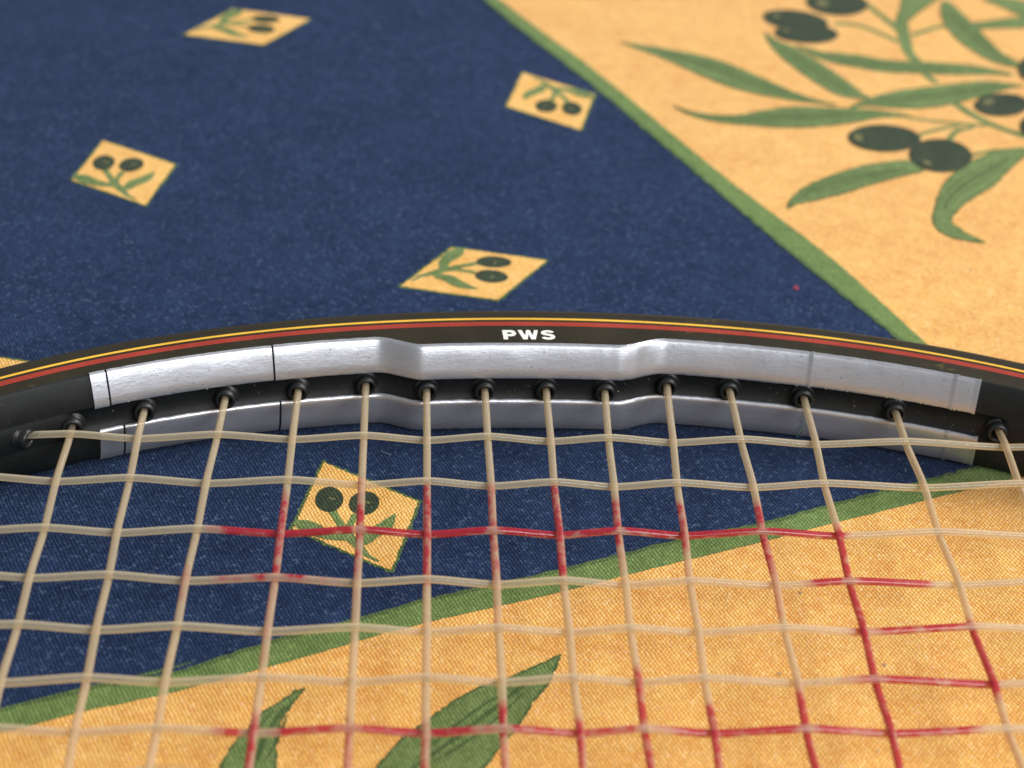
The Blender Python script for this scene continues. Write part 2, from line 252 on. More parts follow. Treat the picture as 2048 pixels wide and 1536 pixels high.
def resample(pts, step, closed=True, smooth=True, jit=0.0):
    """Catmull-Rom through the traced points, evenly spaced, with the small raggedness of print on yarn."""
    P = [Vector((p[0], p[1])) for p in pts]
    n = len(P)
    out = []
    segs = n if closed else n - 1
    for i in range(segs):
        p1, p2 = P[i], P[(i + 1) % n]
        if closed: p0, p3 = P[i - 1], P[(i + 2) % n]
        else: p0, p3 = P[max(i - 1, 0)], P[min(i + 2, n - 1)]
        L = (p2 - p1).length
        k = max(1, int(L / step))
        for j in range(k):
            t = j / k
            if smooth:
                q = 0.5 * ((2 * p1) + (p2 - p0) * t + (2 * p0 - 5 * p1 + 4 * p2 - p3) * t * t + (3 * p1 - p0 - 3 * p2 + p3) * t ** 3)
            else:
                q = p1.lerp(p2, t)
            out.append(q)
    if not closed: out.append(P[-1])
    if jit:
        out = [q + Vector((rnd.uniform(-jit, jit), rnd.uniform(-jit, jit))) for q in out]
    return out

def sheet(name, outline, lift, mat, parent, grid=2.0):
    """A printed area lying on the cloth: outline triangulated with inner points that follow the cloth."""
    n = len(outline)
    xs = [p.x for p in outline]; ys = [p.y for p in outline]
    pts = [Vector((p.x, p.y)) for p in outline]
    y = min(ys) + grid * 0.5
    while y < max(ys):
        x = min(xs) + grid * 0.5
        cr = []
        for i in range(n):
            a, b2 = outline[i], outline[(i + 1) % n]
            if (a.y > y) != (b2.y > y):
                cr.append(a.x + (y - a.y) * (b2.x - a.x) / (b2.y - a.y))
        cr.sort()
        for k in range(0, len(cr) - 1, 2):
            x = math.ceil((cr[k] + 0.25) / grid) * grid
            while x < cr[k + 1] - 0.25:
                pts.append(Vector((x + rnd.uniform(-.05, .05), y)))
                x += grid
        y += grid
    vo, _, fo, _, _, _ = geometry.delaunay_2d_cdt(pts, [], [list(range(n))], 1, 1e-5)
    vv = [(p.x, p.y, cloth_z(p.x, p.y) + lift) for p in vo]
    ff = []
    for f in fo:
        a, b2, c = (vo[i] for i in f[:3])
        ff.append(tuple(f) if (b2 - a).cross(c - a) > 0 else tuple(reversed(f)))
    return link_mesh(name, vv, ff, mat, parent)

def ribbon(pts, widths, step=0.8):
    P = [Vector(p) for p in pts]
    L = resample(pts, step, closed=False)
    # width along the line
    left, right = [], []
    m = len(L)
    for i, p in enumerate(L):
        a, b2 = L[max(i - 1, 0)], L[min(i + 1, m - 1)]
        t = (b2 - a).normalized()
        nrm = Vector((-t.y, t.x))
        f = i / (m - 1) * (len(widths) - 1)
        k = min(int(f), len(widths) - 2)
        w = widths[k] + (widths[k + 1] - widths[k]) * (f - k)
        w *= 0.5
        left.append(p + nrm * (w + rnd.uniform(-.06, .06)))
        right.append(p - nrm * (w + rnd.uniform(-.06, .06)))
    return left + right[::-1]

# borders and the yellow ground
def ext(a, b2, d):
    v = Vector(b2) - Vector(a); v.normalize()
    return tuple(Vector(b2) + v * d)
b1a = [ext(B1A[1], B1A[0], 330)] + B1A + [ext(B1A[-2], B1A[-1], 30)]
b1b = [ext(B1B[1], B1B[0], 330)] + B1B + [ext(B1B[-2], B1B[-1], 34)]
b2a = [ext(B2A[1], B2A[0], 300)] + B2A + [ext(B2A[-2], B2A[-1], 16)]
b2b = [ext(B2B[1], B2B[0], 300)] + B2B + [ext(B2B[-2], B2B[-1], 8)]
def isect(p, q, r_, s):
    return geometry.intersect_line_line_2d(Vector(p), Vector(q), Vector(r_), Vector(s))
def lineX(p, q, r_, s):
    p, q, r_, s = map(Vector, (p, q, r_, s))
    d1, d2 = q - p, s - r_
    t = (r_ - p).cross(d2) / d1.cross(d2)
    return tuple(p + d1 * t)
inner = lineX(B1A[-2], B1A[-1], B2A[-2], B2A[-1])
outer = lineX(B1B[-2], B1B[-1], B2B[-2], B2B[-1])
b1a[-1] = inner; b1b[-1] = outer; b2a[-1] = inner; b2b[-1] = outer
e1b = resample(b1b, 0.9, False, True, 0.08)
e2b = resample(b2b, 0.9, False, True, 0.08)
ground = e1b + e2b[::-1][1:] + [Vector((-380, e2b[0].y - 60)), Vector((-380, -170)), Vector((390, -170)), Vector((390, 750)), Vector((-150, 750))]
sheet('yellow_ground', ground, 0.05, M_YELLOW, cloth, 4.0)
e1a = resample(b1a, 0.9, False, True, 0.10)
e2a = resample(b2a, 0.9, False, True, 0.10)
for e_ in (e1a, e2a):
    sg = 1 if e_ is e2a else -1
    sh = [Vector((p.x + (-0.22 if e_ is e1a else -0.15), p.y + (-0.12 if e_ is e1a else 0.3))) + Vector((rnd.uniform(-.15, .15), rnd.uniform(-.15, .15))) for p in e_]
    sh2 = [Vector((p.x + (0.45 if e_ is e1a else 0.12), p.y + (0.25 if e_ is e1a else -0.3))) + Vector((rnd.uniform(-.15, .15), rnd.uniform(-.15, .15))) for p in e_]
    sheet('border_edge', sh + sh2[::-1], 0.13, M_RIM, cloth, 3.0)
sheet('border_stripe', e1a + e1b[::-1], 0.09, M_GREEN, cloth, 3.0)
sheet('border_stripe', e2a + e2b[::-1], 0.09, M_GREEN, cloth, 3.0)

# small printed rhombi, each with two olives on a twig
def place(pts, cx, cy, a):
    c, s = math.cos(R(a)), math.sin(R(a))
    return [(cx + c * x - s * y, cy + s * x + c * y) for x, y in pts]
def grow(pts, d):
    cx = sum(p[0] for p in pts) / len(pts); cy = sum(p[1] for p in pts) / len(pts)
    out = []
    for x, y in pts:
        L = math.hypot(x - cx, y - cy)
        out.append((cx + (x - cx) * (L + d) / L, cy + (y - cy) * (L + d) / L))
    return out
for cx, cy, a in SQUARES:
    rim = sheet('printed_rhombus_rim', resample(place(grow(RHOMB, 0.55), cx, cy, a), 0.35, True, False, 0.20), 0.05, M_RIM, cloth)
    sq = sheet('printed_rhombus', resample(place(grow(RHOMB, -0.1), cx, cy, a), 0.35, True, False, 0.13), 0.09, M_PALE, cloth)
    for st, w in M_STEMS:
        sheet('twig', ribbon(place(st, cx, cy, a), w, 0.35), 0.13, M_LEAF, sq)
    for lf in M_LEAVES:
        sheet('leaf', resample(place(lf, cx, cy, a), 0.35, True, True, 0.07), 0.15, M_LEAF, sq)
    for ol in M_OLIVES:
        pl = place(ol, cx, cy, a)
        sheet('olive', resample(pl, 0.35, True, True, 0.06), 0.17, M_OLIVE, sq)
        gx = sum(p[0] for p in pl) / len(pl); gy = sum(p[1] for p in pl) / len(pl)
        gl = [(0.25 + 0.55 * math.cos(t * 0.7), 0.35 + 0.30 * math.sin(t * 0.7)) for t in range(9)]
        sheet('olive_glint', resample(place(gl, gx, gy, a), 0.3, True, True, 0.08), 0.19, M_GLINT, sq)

# the large olive branch and the leaves near the camera
for st, w in BSTEMS:
    sheet('olive_stem', ribbon(st, [t * 0.9 for t in w], 0.8), 0.10, M_LEAF, cloth)
leaf_objs = []
for lf in LEAVES:
    rim = sheet('olive_leaf_outline', resample(grow(lf, 0.0), 0.45, True, True, 0.17), 0.13, M_VEIN, cloth)
    # the leaf's lighter inside, a touch smaller than its dark outline
    P = resample(lf, 0.6, True, True, 0.10)
    n = len(P)
    area = sum(P[i].x * P[(i + 1) % n].y - P[(i + 1) % n].x * P[i].y for i in range(n))
    sgn = 1 if area > 0 else -1
    Q = []
    for i in range(n):
        t = (P[(i + 2) % n] - P[i - 2]).normalized()
        q = P[i] + Vector((-t.y, t.x)) * sgn * 0.33
        if not Q or (q - Q[-1]).length > 0.25: Q.append(q)
    leaf_objs.append(sheet('olive_leaf', Q, 0.17, M_LEAF, cloth))
owner = [0, 1, 2, 3, 4, 5, 9, 10, 12, 11]
for v, k in zip(VEINS, owner):
    sheet('vein', ribbon(v, [0.3, 0.7, 0.7, 0.5], 0.6), 0.21, M_VEIN, leaf_objs[k])
    L_ = resample(v, 1.5, False)
    for sg in (-1, 1):
        side = []
        for i_, p in enumerate(L_):
            a_, b_ = L_[max(i_ - 1, 0)], L_[min(i_ + 1, len(L_) - 1)]
            t_ = (b_ - a_).normalized()
            f_ = math.sin(math.pi * (0.08 + 0.84 * i_ / (len(L_) - 1)))
            side.append((p.x - t_.y * sg * 1.5 * f_, p.y + t_.x * sg * 1.5 * f_))
        side = side[len(side) // 7: -max(1, len(side) // 7)]
        if len(side) > 3: sheet('vein', ribbon(side, [0.15, 0.38, 0.38, 0.15], 0.8), 0.20, M_VEIN, leaf_objs[k])
ol_objs = [sheet('olive', resample(o_, 0.6, True, True, 0.08), 0.23 + 0.02 * i, M_OLIVE, cloth) for i, o_ in enumerate(OLIVES)]
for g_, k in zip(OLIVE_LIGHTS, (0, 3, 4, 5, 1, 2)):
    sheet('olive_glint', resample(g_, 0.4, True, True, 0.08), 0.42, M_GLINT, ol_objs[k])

# ------------------------------------------------------------------ racket materials
def paint_mat(name, col, rough, coat=0.0, scuff=0.25, scuff_col=(0.10, 0.095, 0.085), spec=0.4, scratch=0.0):
    m, nt, b = new_mat(name)
    tc = node(nt, 'ShaderNodeTexCoord'); obj = tc.outputs['Object']
    n1 = tnoise(nt, obj, 120, 5, 0.65); n2 = tnoise(nt, obj, 1400, 3, 0.6)
    c = mix(nt, ramp(nt, n1.outputs['Fac'], (0.35, 0.75, 0, 1)), col, tuple(min(1, v * 1.35 + 0.002) for v in col))
    c = mix(nt, ramp(nt, n2.outputs['Fac'], (0.66, 0.74, 0, scuff)), c, scuff_col)
    if scratch:
        mpn = node(nt, 'ShaderNodeMapping'); mpn.inputs['Scale'].default_value = (0.35, 1.0, 1.0); mpn.inputs['Rotation'].default_value = (0, 0, R(-35))
        nt.links.new(obj, mpn.inputs['Vector'])
        n3 = tnoise(nt, mpn.outputs[0], 900, 4, 0.75); n4 = tnoise(nt, obj, 60, 2, 0.5)
        msk = mth(nt, 'MULTIPLY', ramp(nt, n3.outputs['Fac'], (0.60, 0.68, 0, 1)), ramp(nt, n4.outputs['Fac'], (0.52, 0.66, 0, scratch)))
        c = mix(nt, msk, c, (0.36, 0.25, 0.07))
    nt.links.new(c, b.inputs['Base Color'])
    nt.links.new(ramp(nt, n1.outputs['Fac'], (0.3, 0.8, rough - 0.06, rough + 0.12)), b.inputs['Roughness'])
    b.inputs['Coat Weight'].default_value = coat
    b.inputs['Specular IOR Level'].default_value = spec
    b.inputs['Coat Roughness'].default_value = 0.25
    bp = node(nt, 'ShaderNodeBump'); bp.inputs['Strength'].default_value = 0.15; bp.inputs['Distance'].default_value = 0.00008
    nt.links.new(n2.outputs['Fac'], bp.inputs['Height']); nt.links.new(bp.outputs[0], b.inputs['Normal'])
    return m
M_BLACK = paint_mat('black_frame_paint', (0.0075, 0.0085, 0.0085), 0.48, spec=0.18)
M_TOP = paint_mat('olive_brown_frame_paint', (0.019, 0.015, 0.0075), 0.42, 0.0, 0.2, (0.12, 0.09, 0.04), 0.25, 0.55)
M_YSTRIPE = paint_mat('yellow_stripe_paint', (0.64, 0.36, 0.035), 0.4, 0.0, 0.35, (0.35, 0.22, 0.03), 0.4, 0.3)
M_RSTRIPE = paint_mat('red_stripe_paint', (0.25, 0.026, 0.014), 0.4, 0.0, 0.3, (0.50, 0.14, 0.05), 0.4, 0.7)
M_WHITE = paint_mat('white_letter_paint', (0.66, 0.66, 0.60), 0.5, 0.0, 0.3, (0.4, 0.4, 0.36))
M_RUBBER = paint_mat('black_grommet_plastic', (0.008, 0.009, 0.009), 0.40, 0.0, 0.15, (0.06, 0.06, 0.055))

def tape_mat():
    m, nt, b = new_mat('silver_lead_tape')
    at = node(nt, 'ShaderNodeUVMap')
    uvv = at.outputs['UV']
    tc = node(nt, 'ShaderNodeTexCoord'); obj = tc.outputs['Object']
    mp = node(nt, 'ShaderNodeMapping'); mp.inputs['Scale'].default_value = (0.10, 1.6, 1)
    nt.links.new(uvv, mp.inputs['Vector'])
    st = tnoise(nt, mp.outputs[0], 4.0, 5, 0.65)          # rubbed streaks along the tape
    mt = tnoise(nt, obj, 150, 4, 0.6)
    sp = tnoise(nt, obj, 1500, 3, 0.65)
    c = mix(nt, ramp(nt, st.outputs['Fac'], (0.3, 0.7, 0, 1)), (0.40, 0.41, 0.445), (0.47, 0.48, 0.515))
    c = mix(nt, ramp(nt, mt.outputs['Fac'], (0.55, 0.80, 0, 0.45)), c, (0.34, 0.35, 0.40))
    c = mix(nt, ramp(nt, sp.outputs['Fac'], (0.66, 0.72, 0, 0.6)), c, (0.12, 0.12, 0.12))
    nt.links.new(c, b.inputs['Base Color'])
    b.inputs['Metallic'].default_value = 0.72
    nt.links.new(ramp(nt, st.outputs['Fac'], (0.25, 0.75, 0.29, 0.37)), b.inputs['Roughness'])
    b1 = node(nt, 'ShaderNodeBump'); b1.inputs['Strength'].default_value = 0.16; b1.inputs['Distance'].default_value = 0.00012
    nt.links.new(st.outputs['Fac'], b1.inputs['Height'])
    b2 = node(nt, 'ShaderNodeBump'); b2.inputs['Strength'].default_value = 0.10; b2.inputs['Distance'].default_value = 0.0006
    nt.links.new(mt.outputs['Fac'], b2.inputs['Height']); nt.links.new(b1.outputs[0], b2.inputs['Normal'])
    b3 = node(nt, 'ShaderNodeBump'); b3.inputs['Strength'].default_value = 0.25; b3.inputs['Distance'].default_value = 0.00006
    nt.links.new(sp.outputs['Fac'], b3.inputs['Height']); nt.links.new(b2.outputs[0], b3.inputs['Normal'])
    nt.links.new(b3.outputs[0], b.inputs['Normal'])
    return m
M_TAPE = tape_mat()

def string_mat(name, lo, hi, core_col, core_amt):
    m, nt, b = new_mat(name)
    a = node(nt, 'ShaderNodeAttribute', attribute_name='ink')
    tc = node(nt, 'ShaderNodeTexCoord'); obj = tc.outputs['Object']
    uvn = node(nt, 'ShaderNodeUVMap')
    n1 = tnoise(nt, obj, 700, 4, 0.7)
    n2 = tnoise(nt, obj, 2500, 2, 0.6)
    mp = node(nt, 'ShaderNodeMapping'); mp.inputs['Scale'].default_value = (1.0, 3.0, 1)
    mp.inputs['Rotation'].default_value = (0, 0, R(20))
    nt.links.new(uvn.outputs['UV'], mp.inputs['Vector'])
    fib = tnoise(nt, mp.outputs[0], 1.6, 3, 0.6)
    # ink that soaked in where the stencil was sprayed, worn off in places
    k = mth(nt, 'ADD', a.outputs['Fac'], mth(nt, 'MULTIPLY', mth(nt, 'SUBTRACT', n1.outputs['Fac'], 0.5), mth(nt, 'MULTIPLY', a.outputs['Fac'], 2.3)), clamp=True)
    k = ramp(nt, k, (0.10, 0.78, 0.0, 1.0))
    base = mix(nt, n2.outputs['Fac'], lo, hi)
    # the twisted filaments show greyer through the clear skin along the middle
    lw = node(nt, 'ShaderNodeLayerWeight'); lw.inputs['Blend'].default_value = 0.5
    mid_ = ramp(nt, lw.outputs['Facing'], (0.10, 0.42, 1.0, 0.0))
    mp2 = node(nt, 'ShaderNodeMapping'); mp2.inputs['Scale'].default_value = (1.6, 7.0, 1); mp2.inputs['Rotation'].default_value = (0, 0, R(24))
    nt.links.new(uvn.outputs['UV'], mp2.inputs['Vector'])
    fil = tnoise(nt, mp2.outputs[0], 2.2, 3, 0.7)
    base = mix(nt, mth(nt, 'MULTIPLY', mid_, ramp(nt, fil.outputs['Fac'], (0.36, 0.62, 0.15 * core_amt, core_amt))), base, core_col)
    ink = mix(nt, ramp(nt, fib.outputs['Fac'], (0.3, 0.8, 0, 1)), (0.46, 0.009, 0.030), (0.66, 0.045, 0.085))
    c = mix(nt, k, base, ink)
    nt.links.new(c, b.inputs['Base Color'])
    b.inputs['Roughness'].default_value = 0.13
    b.inputs['Specular IOR Level'].default_value = 0.9
    b.inputs['IOR'].default_value = 1.5
    b.inputs['Coat Weight'].default_value = 0.6
    b.inputs['Coat Roughness'].default_value = 0.10
    bp = node(nt, 'ShaderNodeBump'); bp.inputs['Strength'].default_value = 0.18; bp.inputs['Distance'].default_value = 0.00008
    nt.links.new(fib.outputs['Fac'], bp.inputs['Height']); nt.links.new(bp.outputs[0], b.inputs['Normal'])
    tr = node(nt, 'ShaderNodeBsdfTranslucent'); nt.links.new(c, tr.inputs['Color'])
    tp = node(nt, 'ShaderNodeBsdfTransparent'); nt.links.new(mix(nt, 0.45, c, (1, 0.96, 0.90)), tp.inputs['Color'])
    m1 = node(nt, 'ShaderNodeMixShader'); m1.inputs[0].default_value = 0.36
    nt.links.new(b.outputs[0], m1.inputs[1]); nt.links.new(tr.outputs[0], m1.inputs[2])
    m2 = node(nt, 'ShaderNodeMixShader')
    core = mth(nt, 'MULTIPLY_ADD', lw.outputs['Facing'], -0.48, 0.74)
    nt.links.new(mth(nt, 'MULTIPLY', core, mth(nt, 'MULTIPLY_ADD', k, -0.45, 1.0)), m2.inputs[0])
    nt.links.new(m1.outputs[0], m2.inputs[1]); nt.links.new(tp.outputs[0], m2.inputs[2])
    nt.links.new(m2.outputs[0], nt.nodes['Material Output'].inputs['Surface'])
    return m
M_MAIN = string_mat('tan_string_nylon', (0.68, 0.55, 0.37), (0.84, 0.71, 0.50), (0.60, 0.50, 0.35), 0.5)
M_CROSS = string_mat('clear_string_nylon', (0.78, 0.66, 0.46), (0.94, 0.86, 0.66), (0.56, 0.52, 0.43), 0.6)

# ------------------------------------------------------------------ the racket: its own frame of reference
# traced coordinates (xr, yr) are along and across the racket; the root sits at the head's middle on the cloth
RX, RY = 23.5, 150.0
TURN = R(4.8)
racket = bpy.data.objects.new('tennis_racket', None)
COL.objects.link(racket)
c_, s_ = math.cos(TURN), math.sin(TURN)
racket.location = ((c_ * RX - s_ * RY) * MM, (s_ * RX + c_ * RY) * MM, 0)
racket.rotation_euler = (0, 0, TURN)
racket.empty_display_size = 0.03
tag(racket, 'black tennis racket head with silver weighting tape and worn red ink on its strings', 'tennis racket')

def rob(name, verts, faces, mat, parent=racket, smooth=True):
    return link_mesh(name, [(x - RX, y - RY, z) for x, y, z in verts], faces, mat, parent, smooth)

def poly(x): return (((PF[0] * x + PF[1]) * x + PF[2]) * x + PF[3]) * x + PF[4]
def dpoly(x): return ((4 * PF[0] * x + 3 * PF[1]) * x + 2 * PF[2]) * x + PF[3]

# outer line of the hoop, left to right through the tip
XL, XR = -54.0, 103.0
path = []
x = XL
while x <= XR:
    path.append((x, poly(x)))
    x += 0.3
def shoulder(x0, y0, ang, sgn):
    """Carry the hoop on from the traced tip: a rounder shoulder, a nearly straight side, then in to the throat."""
    out = []
    s = 0.0
    x, y, th = x0, y0, ang
    while s < 420:
        ds = 2.0
        turned = -sgn * th if sgn > 0 else th
        if turned < R(84): k = 1 / 92.0
        elif s < 230: k = 1 / 700.0
        else: k = 1 / 160.0
        th += (-k * ds if sgn > 0 else k * ds)
        x += sgn * math.cos(th) * ds
        y += sgn * math.sin(th) * ds
        s += ds
        out.append((x, y))
        if y < -40: break
    return out
right = shoulder(path[-1][0], path[-1][1], math.atan(dpoly(path[-1][0])), 1)
left = shoulder(path[0][0], path[0][1], math.atan(dpoly(path[0][0])), -1)
path = left[::-1] + path + right
NL = len(left)
OFF = 2.25   # the silhouette traced is a little inside the true outer edge
N = len(path)
nrm = []
for i in range(N):
    a = Vector(path[max(i - 1, 0)]); b_ = Vector(path[min(i + 1, N - 1)])
    t = (b_ - a).normalized()
    nrm.append((t.y, -t.x))       # inward (towards the strings)
path = [(p[0] - n[0] * OFF, p[1] - n[1] * OFF) for p, n in zip(path, nrm)]

def sstep(a, b_, x):
    t = min(1, max(0, (x - a) / (b_ - a)))
    return t * t * (3 - 2 * t)
def width(x): return 10.75 + 0.008 * (x - 20)
def bulge(x): return 2.55 * sstep(2.6, 9.2, x) * (1 - sstep(38.0, 45.4, x))
H = 14.6
IX = [p[0] + n[0] * 11.0 for p, n in zip(path, nrm)]
def profile(x, yv):
    """Cross-section: u inward from the outer edge, z up; the inner side has a shallow string groove."""
    near = 1.0
    w = width(x) + (bulge(x) if yv > 200 else 0)
    e_ = sstep(-41, -38.0, x) * (1 - sstep(93.0, 95.5, x)) if yv > 200 else 0
    g = 0.45 * e_ - 0.30 * (1 - e_)
    top = [(2.2, 0), (1.0, .35), (.3, 1.2), (0, 2.8), (0, 7.2), (0, 11.3), (.22, 12.5), (.75, 13.55), (1.46, 14.12), (2.2, 14.45), (3.0, H)]
    return top, [(w - 2.3, H), (w - 1.72, H - .06), (w - 1.45, H - .22), (w - 1.25, H - .52), (w - .55, 12.35), (w + .15, 10.25),
                 (w + .12, 10.0), (w - g, 9.8), (w - g, 6.0), (w + .10, 5.75), (w + .17, 5.5), (w - .02, 3.4), (w - .28, 1.5), (w - .95, .6), (w - 1.6, .12), (w - 2.6, 0)]

def at(i, u, z):
    p, n = path[i], nrm[i]
    return (p[0] + n[0] * u, p[1] + n[1] * u, z)

verts, faces, slots = [], [], []
rows = []
for i in range(N):
    a, b_ = profile(IX[i], path[i][1])
    pr = a + b_
    # extra points across the flat top
    rows.append(len(verts))
    for u, z in pr: verts.append(at(i, u, z))
np_ = len(pr)
nt_ = len(a)
for i in range(N - 1):
    for k in range(np_):
        k2 = (k + 1) % np_
        faces.append((rows[i] + k, rows[i] + k2, rows[i + 1] + k2, rows[i + 1] + k))
        slots.append(1 if 5 <= k <= nt_ + 0 else 0)
faces.append(tuple(range(rows[0], rows[0] + np_))); slots.append(0)
faces.append(tuple(reversed(range(rows[-1], rows[-1] + np_)))); slots.append(0)
frame = rob('frame', verts, faces, [M_BLACK, M_TOP])
frame.data.polygons.foreach_set('material_index', slots)
bm = bmesh.new(); bm.from_mesh(frame.data); bmesh.ops.recalc_face_normals(bm, faces=bm.faces[:]); bm.to_mesh(frame.data); bm.free()

def band(name, u0, u1, lift, mat, x0=None, x1=None):
    vs_, fs_ = [], []
    idx = range(N)
    for i in idx:
        vs_ += [at(i, u0, H + lift), at(i, u1, H + lift)]
    for j in range(N - 1):
        fs_.append((2 * j, 2 * j + 1, 2 * j + 3, 2 * j + 2))
    o = rob(name, vs_, fs_, mat)
    return o
band('pinstripe', 4.33, 4.83, 0.02, M_YSTRIPE)['label'] = 'thin yellow pinstripe'
band('pinstripe', 5.42, 6.58, 0.02, M_RSTRIPE)['label'] = 'broad red pinstripe'

# silver tape: pieces that follow the inner side above and below the string groove
def xs_index(x):
    best = min(range(NL, N - len(right)), key=lambda i: abs(IX[i] - x))
    return best
def inner_x(i): return path[i][0]
def tape(x0, x1, upper, thick=0.22, label=None, lip=0.0):
    i0, i1 = xs_index(x0), xs_index(x1)
    vs_, fs_, uvs = [], [], []
    ids = list(range(i0, i1 + 1))
    for i in ids:
        w = width(IX[i]) + bulge(IX[i])
        if upper:
            pr = [(w - 1.72, H - .06), (w - 1.57, H - .13), (w - 1.42, H - .25), (w - 1.28, H - .48), (w - .90, 13.2), (w - .55, 12.35), (w - .2, 11.3), (w + .15, 10.25), (w + .08, 9.98)]
        else:
            pr = [(w - .05, 5.82), (w + .08, 5.76), (w + .15, 5.62), (w + .18, 5.4), (w + .03, 4.4), (w - .02, 3.4), (w - .12, 2.4), (w - .28, 1.5), (w - .75, .68)]
        m_ = len(pr)
        nn = []
        for k in range(m_):
            q0, q1 = pr[max(k - 1, 0)], pr[min(k + 1, m_ - 1)]
            du, dz = q1[0] - q0[0], q1[1] - q0[1]
            L = math.hypot(du, dz)
            nn.append((-dz / L, du / L))
        f = thick
        jag = 0.05 * mnoise.noise(Vector((path[i][0] / 1.3, 3.0 if upper else 9.0, 0)))
        for lay in (1, 0):
            for k in range(m_):
                d = f * lay + (0.02 if lay == 0 else 0)
                if lay and lip: d += lip * (1.0 if i >= i1 - 1 else 0.0)
                kink = math.exp(-((IX[i] - 40.5) / 3.0) ** 2) + 0.5 * math.exp(-((IX[i] - 6.5) / 3.0) ** 2)
                dent = (0.07 * mnoise.noise(Vector((path[i][0] / 5.0, pr[k][1] / 2.5, 2.0))) + 0.16 * kink * mnoise.noise(Vector((path[i][0] / 1.4, pr[k][1] / 1.6, 5.0)))) * lay
                uu = pr[k][0] + nn[k][0] * (d + dent * 0.5)
                zz = pr[k][1] + nn[k][1] * (d + dent * 0.5) + (jag if k in (0, m_ - 1) else 0)
                vs_.append(at(i, uu, zz)); uvs.append((path[i][0], pr[k][1]))
    m_ = len(pr)
    for j in range(len(ids) - 1):
        A, B = j * 2 * m_, (j + 1) * 2 * m_
        for k in range(m_ - 1):
            fs_.append((A + k, B + k, B + k + 1, A + k + 1))
            fs_.append((A + m_ + k, A + m_ + k + 1, B + m_ + k + 1, B + m_ + k))
        fs_.append((A, A + m_, B + m_, B)); fs_.append((A + m_ - 1, B + m_ - 1, B + 2 * m_ - 1, A + 2 * m_ - 1))
    E_ = (len(ids) - 1) * 2 * m_
    for k in range(m_ - 1):
        fs_.append((k, k + 1, m_ + k + 1, m_ + k))
        fs_.append((E_ + k, E_ + m_ + k, E_ + m_ + k + 1, E_ + k + 1))
    o = rob('silver_tape', vs_, fs_, M_TAPE)
    bm = bmesh.new(); bm.from_mesh(o.data); bmesh.ops.recalc_face_normals(bm, faces=bm.faces[:]); bm.to_mesh(o.data); bm.free()
    uvl = o.data.uv_layers.new(name='UVMap')
    for lp in o.data.loops: uvl.data[lp.index].uv = uvs[lp.vertex_index]
    o.data.set_sharp_from_angle(angle=R(50))
    if label: o['label'] = label
    return o
tape(-36.8, -34.8, True, 0.30, 'short bright end piece of silver tape at the left')
tape(-34.6, -12.2, True)
tape(-12.0, 66.9, True, 0.30, 'long silver tape piece bending over the bulge', 0.14)
tape(66.9, 87.2, True, 0.24, None, 0.16)
tape(87.2, 90.4, True, 0.20, None, 0.10)
tape(-36.2, -33.1, False, 0.26)
tape(-32.9, -11.3, False)
tape(-11.1, 66.8, False, 0.28, 'long lower tape piece bending over the bulge', 0.14)
tape(66.8, 87.6, False, 0.24, None, 0.14)
tape(87.6, 91.4, False, 0.20, None, 0.10)


# lettering on the top face of the hoop
def letter_mesh(label, polys, x0):
    """polys: filled outlines in letter units (x right, y up, cap height 1), bent along the hoop."""
    vs_, fs_ = [], []
    for pl in polys:
        vo, _, fo, _, _, _ = geometry.delaunay_2d_cdt([Vector(p) for p in pl], [], [list(range(len(pl)))], 1, 1e-5)
        base = len(vs_)
        for p in vo:
            xx = x0 + p.x * LS
            i = xs_index(xx)
            u = LU + (1 - p.y) * LH
            q = at(i, u, H + 0.03)
            # finer along-hoop position than the sampled stations
            t = (xx - IX[i])
            vs_.append((q[0] + t * nrm[i][1] * -1, q[1] + t * nrm[i][0] * 1, q[2]))
        for f in fo: fs_.append(tuple(base + k for k in f))
    o = rob('letter', vs_, fs_, M_WHITE, racket, False)
    bm = bmesh.new(); bm.from_mesh(o.data)
    for f in bm.faces:
        if f.normal.z < 0: f.normal_flip()
    bm.to_mesh(o.data); bm.free()
    o['label'] = label
LS, LU, LH = 0.79, 7.85, 2.6
def arc(cx, cy, rx, ry, a0, a1, n=14):
    return [(cx + rx * math.cos(R(a0 + (a1 - a0) * k / n)), cy + ry * math.sin(R(a0 + (a1 - a0) * k / n))) for k in range(n + 1)]
# P: a stem and a bowl (the bowl is a C-shaped band, so the eye stays open)
P_ = [[(0, 0), (.85, 0), (.85, 1), (0, 1)],
      [(.85, .33)] + arc(1.55, .665, .95, .335, -90, 90) + [(.85, 1), (.85, .76)] + arc(1.40, .665, .30, .095, 90, -90) + [(.85, .57)]]
W_ = [[(0, 1), (.80, 1), (1.28, .40), (1.62, 1), (2.30, 1), (2.68, .40), (3.10, 1), (3.80, 1), (3.12, 0), (2.30, 0), (1.95, .58), (1.60, 0), (.80, 0)]]
def thick(line, wx, wy):
    L_, R_ = [], []
    for i, p in enumerate(line):
        a = Vector(line[max(i - 1, 0)]); b_ = Vector(line[min(i + 1, len(line) - 1)])
        t = (b_ - a); t = Vector((t.x * .4, t.y)).normalized()
        n_ = Vector((-t.y * wx, t.x * wy))
        L_.append(tuple(Vector(p) + n_)); R_.append(tuple(Vector(p) - n_))
    return L_ + R_[::-1]
S_line = arc(1.30, .72, .88, .17, 8, 90, 8) + arc(1.30, .72, .90, .17, 98, 262, 14)[0:] + arc(1.35, .30, .90, .20, 82, -90, 14)[1:] + arc(1.30, .28, .90, .18, -98, -172, 8)
S_ = [thick(S_line, .36, .115)]
letter_mesh('white letter P', P_, 21.15)
letter_mesh('white letter W', W_, 23.40)
letter_mesh('white letter S', S_, 26.75)

